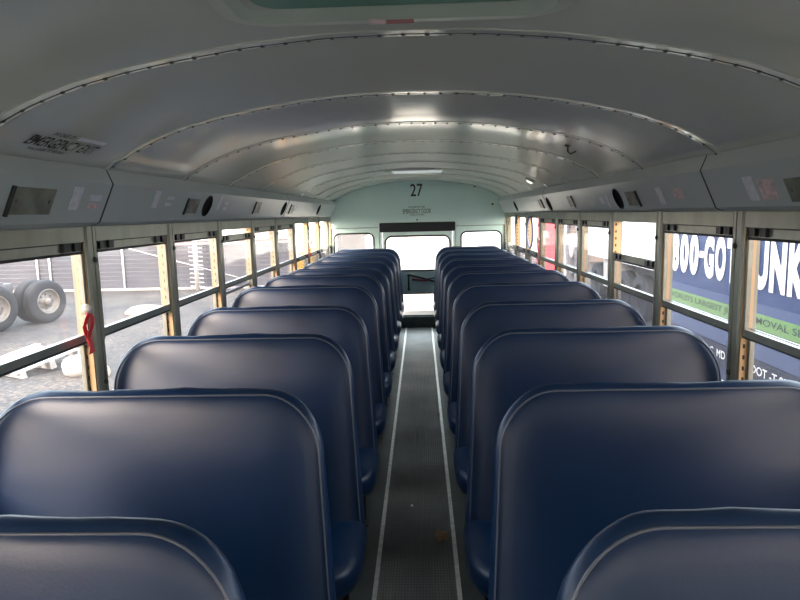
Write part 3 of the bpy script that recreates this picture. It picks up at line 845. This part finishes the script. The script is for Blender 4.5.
for c in (Bc, Ac, Bc - u * 0 - nrm * .34, Ac - nrm * .34):
    p = c - Vector((Ac.x, Ac.y, 0)); wheel(tr, Vector((p.x, p.y, .50)))
T = Matrix.Translation((0, 0, 0)) @ Matrix(((u.x, -nrm.x, 0, 0), (u.y, -nrm.y, 0, 0), (0, 0, 1, 0), (0, 0, 0, 1)))
bm = bmesh.new(); box(bm, -7, .9, .55, .70, .72, .95, T=T); box(bm, -7, .9, 1.6, 1.75, .72, .95, T=T); box(bm, -7, .2, -.1, 2.3, .98, 1.06, T=T)
obj('chassis', bm, M['chassis'], tr)
bm = bmesh.new(); tube(bm, [T @ Vector((0, -.1, .5)), T @ Vector((0, 2.2, .5))], .07, 12); obj('axle', bm, M['chassis'], tr)
bm = bmesh.new(); tube(bm, [T @ Vector((1.25, -.1, .5)), T @ Vector((1.25, 2.2, .5))], .07, 12); obj('axle', bm, M['chassis'], tr)

# --- slatted fence along the back of the lot
def fence(y, x0, x1, h, label, dark='slat'):
    f = thing('slatted_fence', label, 'fence', (x0, y, GZ))
    bm = bmesh.new(); z = .06; L = x1 - x0
    while z < h - .05:
        box(bm, 0, L, .03, .045, z, z + .125); z += .14
    obj('slat_panel', bm, M[dark], f)
    bm = bmesh.new(); box(bm, 0, L, -.10, .10, 0, .05); obj('kerb', bm, M['concrete'], f)
    bm = bmesh.new(); tube(bm, [(0, 0, h), (L, 0, h)], .025, 8); obj('top_rail', bm, M['galv'], f, smooth=True)
    xs = [x_ - x0 for x_ in FP if x0 < x_ < x1]
    for x_ in xs:
        bm = bmesh.new(); tube(bm, [(x_, -.02, 0), (x_, -.02, h + .02)], .035, 10); obj('post', bm, M['galv'], f, smooth=True)
    return f
FP = [-22, -18.5, -15.6, -12.83, -12.4, -9.9]
f1 = fence(20.5, -30, -3.6, 1.50, 'grey slatted fence with pale pipe rail along the far side of the lot')
bm = bmesh.new(); tube(bm, [(20.1, -.03, 1.46), (24.5, -.03, .2)], .014, 8); obj('brace_rod', bm, M['galv'], f1, smooth=True)
bm = bmesh.new()
for zz in (1.62, 1.72, 1.82): tube(bm, [(0, 0, zz), (26.4, 0, zz)], .008, 5)
obj('barbed_wire', bm, M['galv'], f1)

t = thing('barbed_post', 'white post with rows of short crossbars standing before the fence', 'post', (-7.25, 20.0, GZ))
bm = bmesh.new(); tube(bm, [(0, 0, 0), (-.02, 0, 1.95)], .075, 12); obj('pole', bm, M['debris'], t, smooth=True)
for q in range(13):
    bm = bmesh.new(); z = .15 + q * .14
    tube(bm, [(-.22, -.03, z), (.22, -.03, z - .03)], .016, 6); obj('crossbar', bm, M['galv'], t)

# pale buildings behind the fence
def building(name, x0, x1, y0, y1, h, m1, label, roofm='whitepaint', band=None):
    b = thing(name, label, 'building', ((x0 + x1) / 2, y0, GZ))
    w = (x1 - x0) / 2
    obj('wall', BX(-w, w, 0, y1 - y0, 0, h), M[m1], b)
    obj('roof', BX(-w - .15, w + .15, -.15, y1 - y0 + .15, h, h + .15), M[roofm], b)
    if band: obj('pale_band', BX(-w, w, -.03, 0, band[0], band[1]), M['whitepaint'], b)
    return b
building('warehouse', -13.2, -4.2, 30, 40, 2.9, 'pinkwall', 'long low pinkish warehouse behind the fence with a pale band', band=(1.25, 1.75))
building('shed', -4.0, -1.75, 24, 28, 3.4, 'mauve', 'mauve grey shed seen through the left rear window')
building('barn', 6.3, 16, 28, 38, 4.0, 'pinkwall', 'greyish barn seen beyond the hoop reel through the right windows')
building('depot', 3.6, 6.0, 27, 36, 4.5, 'whitepaint', 'bright white depot building beyond the rear right windows')

# white lattice screen beyond the rear left windows
ls = thing('lattice_screen', 'white lattice screen seen through the rear left windows', 'screen', (-2.95, 14.8, GZ))
bm = bmesh.new(); box(bm, .0, 1.0, 0, .03, 1.45, 2.6); obj('white_board', bm, M['whitepaint'], ls)
bm = bmesh.new()
for j in range(9):
    for i in range(7):
        x = .06 + i * .135 + (j % 2) * .067; z = 1.53 + j * .125
        box(bm, x, x + .07, -.008, .0, z, z + .06, T=None)
obj('hole_pattern', bm, M['chassis'], ls)
bm = bmesh.new(); box(bm, 0, .06, -.02, .05, 0, 2.6); box(bm, .94, 1.0, -.02, .05, 0, 2.6); obj('frame', bm, M['galv'], ls)

# yellow cart
yt_ = thing('yellow_cart', 'small yellow cart body beyond the far left windows', 'cart', (-2.45, 13.6, GZ))
yt_.scale = (.45, .5, 1)
obj('body', prism([(-.55, 1.15), (.25, 1.15), (.25, 1.62), (-.1, 1.62), (-.3, 1.45), (-.55, 1.40)], -.3, .9), M['yellow'], yt_)
obj('chassis', BX(-.5, .2, -.2, .8, .6, 1.15), M['chassis'], yt_)
for x_ in (-.35, .1):
    for y_ in (-.2, .75):
        bm = bmesh.new(); T = Matrix.Translation((x_, y_, .35)) @ Vector((0, -1, 0)).to_track_quat('Z', 'Y').to_matrix().to_4x4()
        lathe(bm, [(.1, -.08), (.35, -.08), (.35, .08), (.1, .09), (0, .09)], 24, T); obj('wheel', bm, M['tyre'], yt_)

# white pallet and bucket on the lot
pl = thing('pallet', 'broken white slatted pallet lying on the gravel near the left windows', 'pallet', (-6.35, 9.75, GZ))
pl.rotation_euler = (math.radians(10), math.radians(-3), math.radians(-28))
for q in range(6):
    obj('slat', BX(-.72 + q * .25, -.57 + q * .25, -.6, .55 - .1 * (q % 2), .14, .17), M['debris'], pl)
for y_ in (-.5, -.03, .45): obj('runner', BX(-.75, .70, y_ - .04, y_ + .04, 0.02, .14), M['debris'], pl)
def blob(name, label, cat, c, r, mt, seed, sq=(1, 1, 1)):
    rnd = random.Random(seed); bm = bmesh.new(); bmesh.ops.create_icosphere(bm, subdivisions=3, radius=1)
    ph = [rnd.random() * 6 for _ in range(6)]
    for v in bm.verts:
        p = v.co; d = 1 + .13 * math.sin(3 * p.x + ph[0]) + .12 * math.sin(4 * p.y + ph[1]) + .08 * math.sin(5 * p.z + ph[2] + 2 * p.x)
        v.co = Vector((p.x * sq[0], p.y * sq[1], max(-.55, p.z) * sq[2])) * r * d
    o = obj(name, bm, M[mt], smooth=True); o.location = (c[0], c[1], GZ + r * sq[2] * .5)
    tag(o, label, cat); return o
blob('plastic_bag', 'bulging white bag on the gravel beside the broken pallet', 'bag', (-5.28, 9.20), .24, 'debris', 2, (1, .9, .9))
blob('rock', 'tan stone on the gravel right beside the red strap post', 'stone', (-4.80, 9.05), .12, 'stone', 3)
blob('sandbag', 'flat tan sandbag on the lot seen through the second left window', 'sandbag', (-6.75, 15.2), .42, 'stone', 5, (1.3, .7, .35))

# --- blue removal truck beside the bus, right
tk = thing('box_truck', 'blue removal truck with white lettering and green stripe beside the right windows', 'truck', (3.0, 7.55, GZ))
g = GZ
def ty(y): return y - 7.55
bm = BX(0, 2.1, ty(3.3), 0, .55, 2.25); obj('cargo_box', bm, M['blue'], tk)
obj('mid_blue_band', BX(-.006, 0, ty(3.3), 0, 1.385, 1.47), M['midblue'], tk)
obj('green_band', BX(-.008, 0, ty(3.3), 0, 1.245, 1.385), M['green'], tk)
obj('mid_blue_band', BX(-.006, 0, ty(3.3), 0, .98, 1.18), M['midblue'], tk)
obj('navy_band', BX(-.007, 0, ty(3.3), 0, .74, .97), M['navy'], tk)
obj('top_rail', BX(-.03, 2.13, ty(3.3), .02, 2.19, 2.27), M['midblue'], tk)
obj('chassis', BX(.5, 1.6, ty(1.5), 0, .40, .55), M['chassis'], tk)
obj('cab', prism([(0.1, .45), (2.0, .45), (2.0, 1.9), (.25, 1.9), (.1, 1.2)], ty(1.6), ty(3.2)), M['white'], tk)
for y_ in (6.6, 2.2):
    for xo in (.02, 1.82):
        bm = bmesh.new(); T = Matrix.Translation((xo + .12, ty(y_), .42)) @ Vector((-1 if xo < 1 else 1, 0, 0)).to_track_quat('Z', 'Y').to_matrix().to_4x4()
        lathe(bm, [(0, -.1), (.40, -.1), (.42, -.06), (.42, .06), (.40, .11), (.24, .10), (.22, .05), (.1, .05), (0, .07)], 32, T); obj('wheel', bm, M['tyre'], tk, smooth=False)
bm = bmesh.new()
zb = .745 - GZ; hh = .445
def L(ch, ya, yb, bold=.06):
    if ch == '-':
        box(bm, -.0105, -.0095, ty(yb), ty(ya), zb + .20, zb + .27); return
    text_bm(ch, ya - yb, hh, (0, ty(ya), zb), (0, -1, 0), (0, 0, 1), .010, bold, bm=bm)
for ch, a, b in (('8', 7.44, 7.235), ('0', 7.205, 6.985), ('0', 6.955, 6.735), ('-', 6.71, 6.62), ('G', 6.60, 6.385), ('O', 6.355, 6.14), ('T', 6.115, 5.91), ('-', 5.895, 5.84), ('J', 5.825, 5.635), ('U', 5.605, 5.395), ('N', 5.365, 5.13), ('K', 5.10, 4.86), ('?', 4.82, 4.62)):
    L(ch, a, b)
obj('lettering', bm, M['white'], tk)
bm = text_bm("WORLD'S LARGEST JUNK REMOVAL SERVICE", 7.48 - 4.45, .08, (0, ty(7.48), 1.277), (0, -1, 0), (0, 0, 1), .011, .01)
obj('slogan', bm, M['greentext'], tk)
bm = text_bm('POTOMAC, MD', .84, .095, (0, ty(6.90), .82), (0, -1, 0), (0, 0, 1), .010, .015)
text_bm('USDOT -T 829694', .95, .080, (0, ty(5.72), .84), (0, -1, 0), (0, 0, 1), .010, .015, bm=bm)
obj('small_print', bm, M['white'], tk)

# --- white box trailer further back on the right
wt = thing('box_trailer', 'long white box trailer parked behind the blue truck on the right', 'trailer', (4.5, 11.75, GZ))
obj('body', BX(0, 2.4, 0, 5.1, 1.22, 2.75), M['whitepaint'], wt)
obj('lower_rail', BX(-.03, 2.43, -.02, 5.12, 1.14, 1.24), M['galv'], wt)
obj('roof_band', BX(-.02, 2.42, 0, 5.1, 2.02, 2.10), M['galv'], wt)
obj('chassis', BX(.5, 1.9, .2, 4.9, .85, 1.14), M['chassis'], wt)
for y_ in (1.2, 2.3, 4.4):
    bm = bmesh.new(); T = Matrix.Translation((.14, y_, .48)) @ Vector((-1, 0, 0)).to_track_quat('Z', 'Y').to_matrix().to_4x4()
    lathe(bm, [(0, -.12), (.46, -.12), (.48, -.06), (.48, .06), (.46, .12), (.29, .12), (.26, .05), (.1, .05), (0, .08)], 32, T); obj('wheel', bm, M['tyre'], wt)
obj('side_box', BX(.05, .8, 3.0, 3.8, .45, 1.1), M['debris'], wt)
obj('mudflap', BX(0, .5, .2, .23, .25, .9), M['rubber'], wt)
tag(obj('tarp_panel', (lambda b: (box(b, -.04, .04, -.02, .50, 0, 1.9), b)[1])(bmesh.new()), M['teal'], loc=(4.42, 11.22, GZ + .45)), 'narrow teal tarp hanging at the front corner of the white trailer', 'tarp')

# red and white box, grey drum stack
rb = thing('vending_box', 'red and white box standing far back beyond the right windows', 'box', (4.6, 20.4, GZ))
obj('red_side', BX(-.6, -.12, 0, 1.2, 0.2, 2.4), M['redpaint'], rb); obj('white_side', BX(-.12, .15, 0, 1.2, .2, 2.4), M['whitepaint'], rb)
obj('base', BX(-.55, .1, 0.05, 1.1, 0, .2), M['chassis'], rb)
dr = thing('hose_reel', 'grey hoop reel standing behind the white trailer on the right', 'reel', (4.45, 18.3, GZ + 0.0))
bm = bmesh.new(); tube(bm, [(0, .75 * math.cos(a), 1.25 + .75 * math.sin(a)) for a in [2 * PI * q / 28 for q in range(28)]], .05, 8, closed=True); obj('hoop', bm, M['chassis'], dr, smooth=True)
bm = bmesh.new(); T = Matrix.Translation((.15, 0, 1.25)) @ Vector((-1, 0, 0)).to_track_quat('Z', 'Y').to_matrix().to_4x4(); lathe(bm, [(0, -.2), (.30, -.2), (.30, .2), (0, .2)], 24, T); obj('drum', bm, M['debris'], dr)
bm = bmesh.new(); box(bm, -.05, .35, -.5, -.42, 0, 1.3); box(bm, -.05, .35, .42, .5, 0, 1.3); obj('stand', bm, M['chassis'], dr)

# --- white trailer close behind the bus
bt = thing('white_trailer', 'bright white trailer front seen through the rear door window', 'trailer', (.9, 12.2, GZ))
obj('body', BX(-1.94, 1.15, 0, 5.5, .45, 1.90), M['whitepaint'], bt)
obj('bumper', BX(-1.94, 1.15, -.05, 0, .43, .47), M['galv'], bt)
for q in range(6): obj('marker_lamp', BX(-1.5 + q * .42, -1.42 + q * .42, -.02, 0, 1.80, 1.83), M['galv'], bt)
for xo in (-1.7, .9):
    bm = bmesh.new(); T = Matrix.Translation((xo, 1.0, .45)) @ Vector((1, 0, 0)).to_track_quat('Z', 'Y').to_matrix().to_4x4()
    lathe(bm, [(0, -.12), (.44, -.12), (.45, 0), (.44, .12), (0, .12)], 28, T); obj('wheel', bm, M['tyre'], bt)
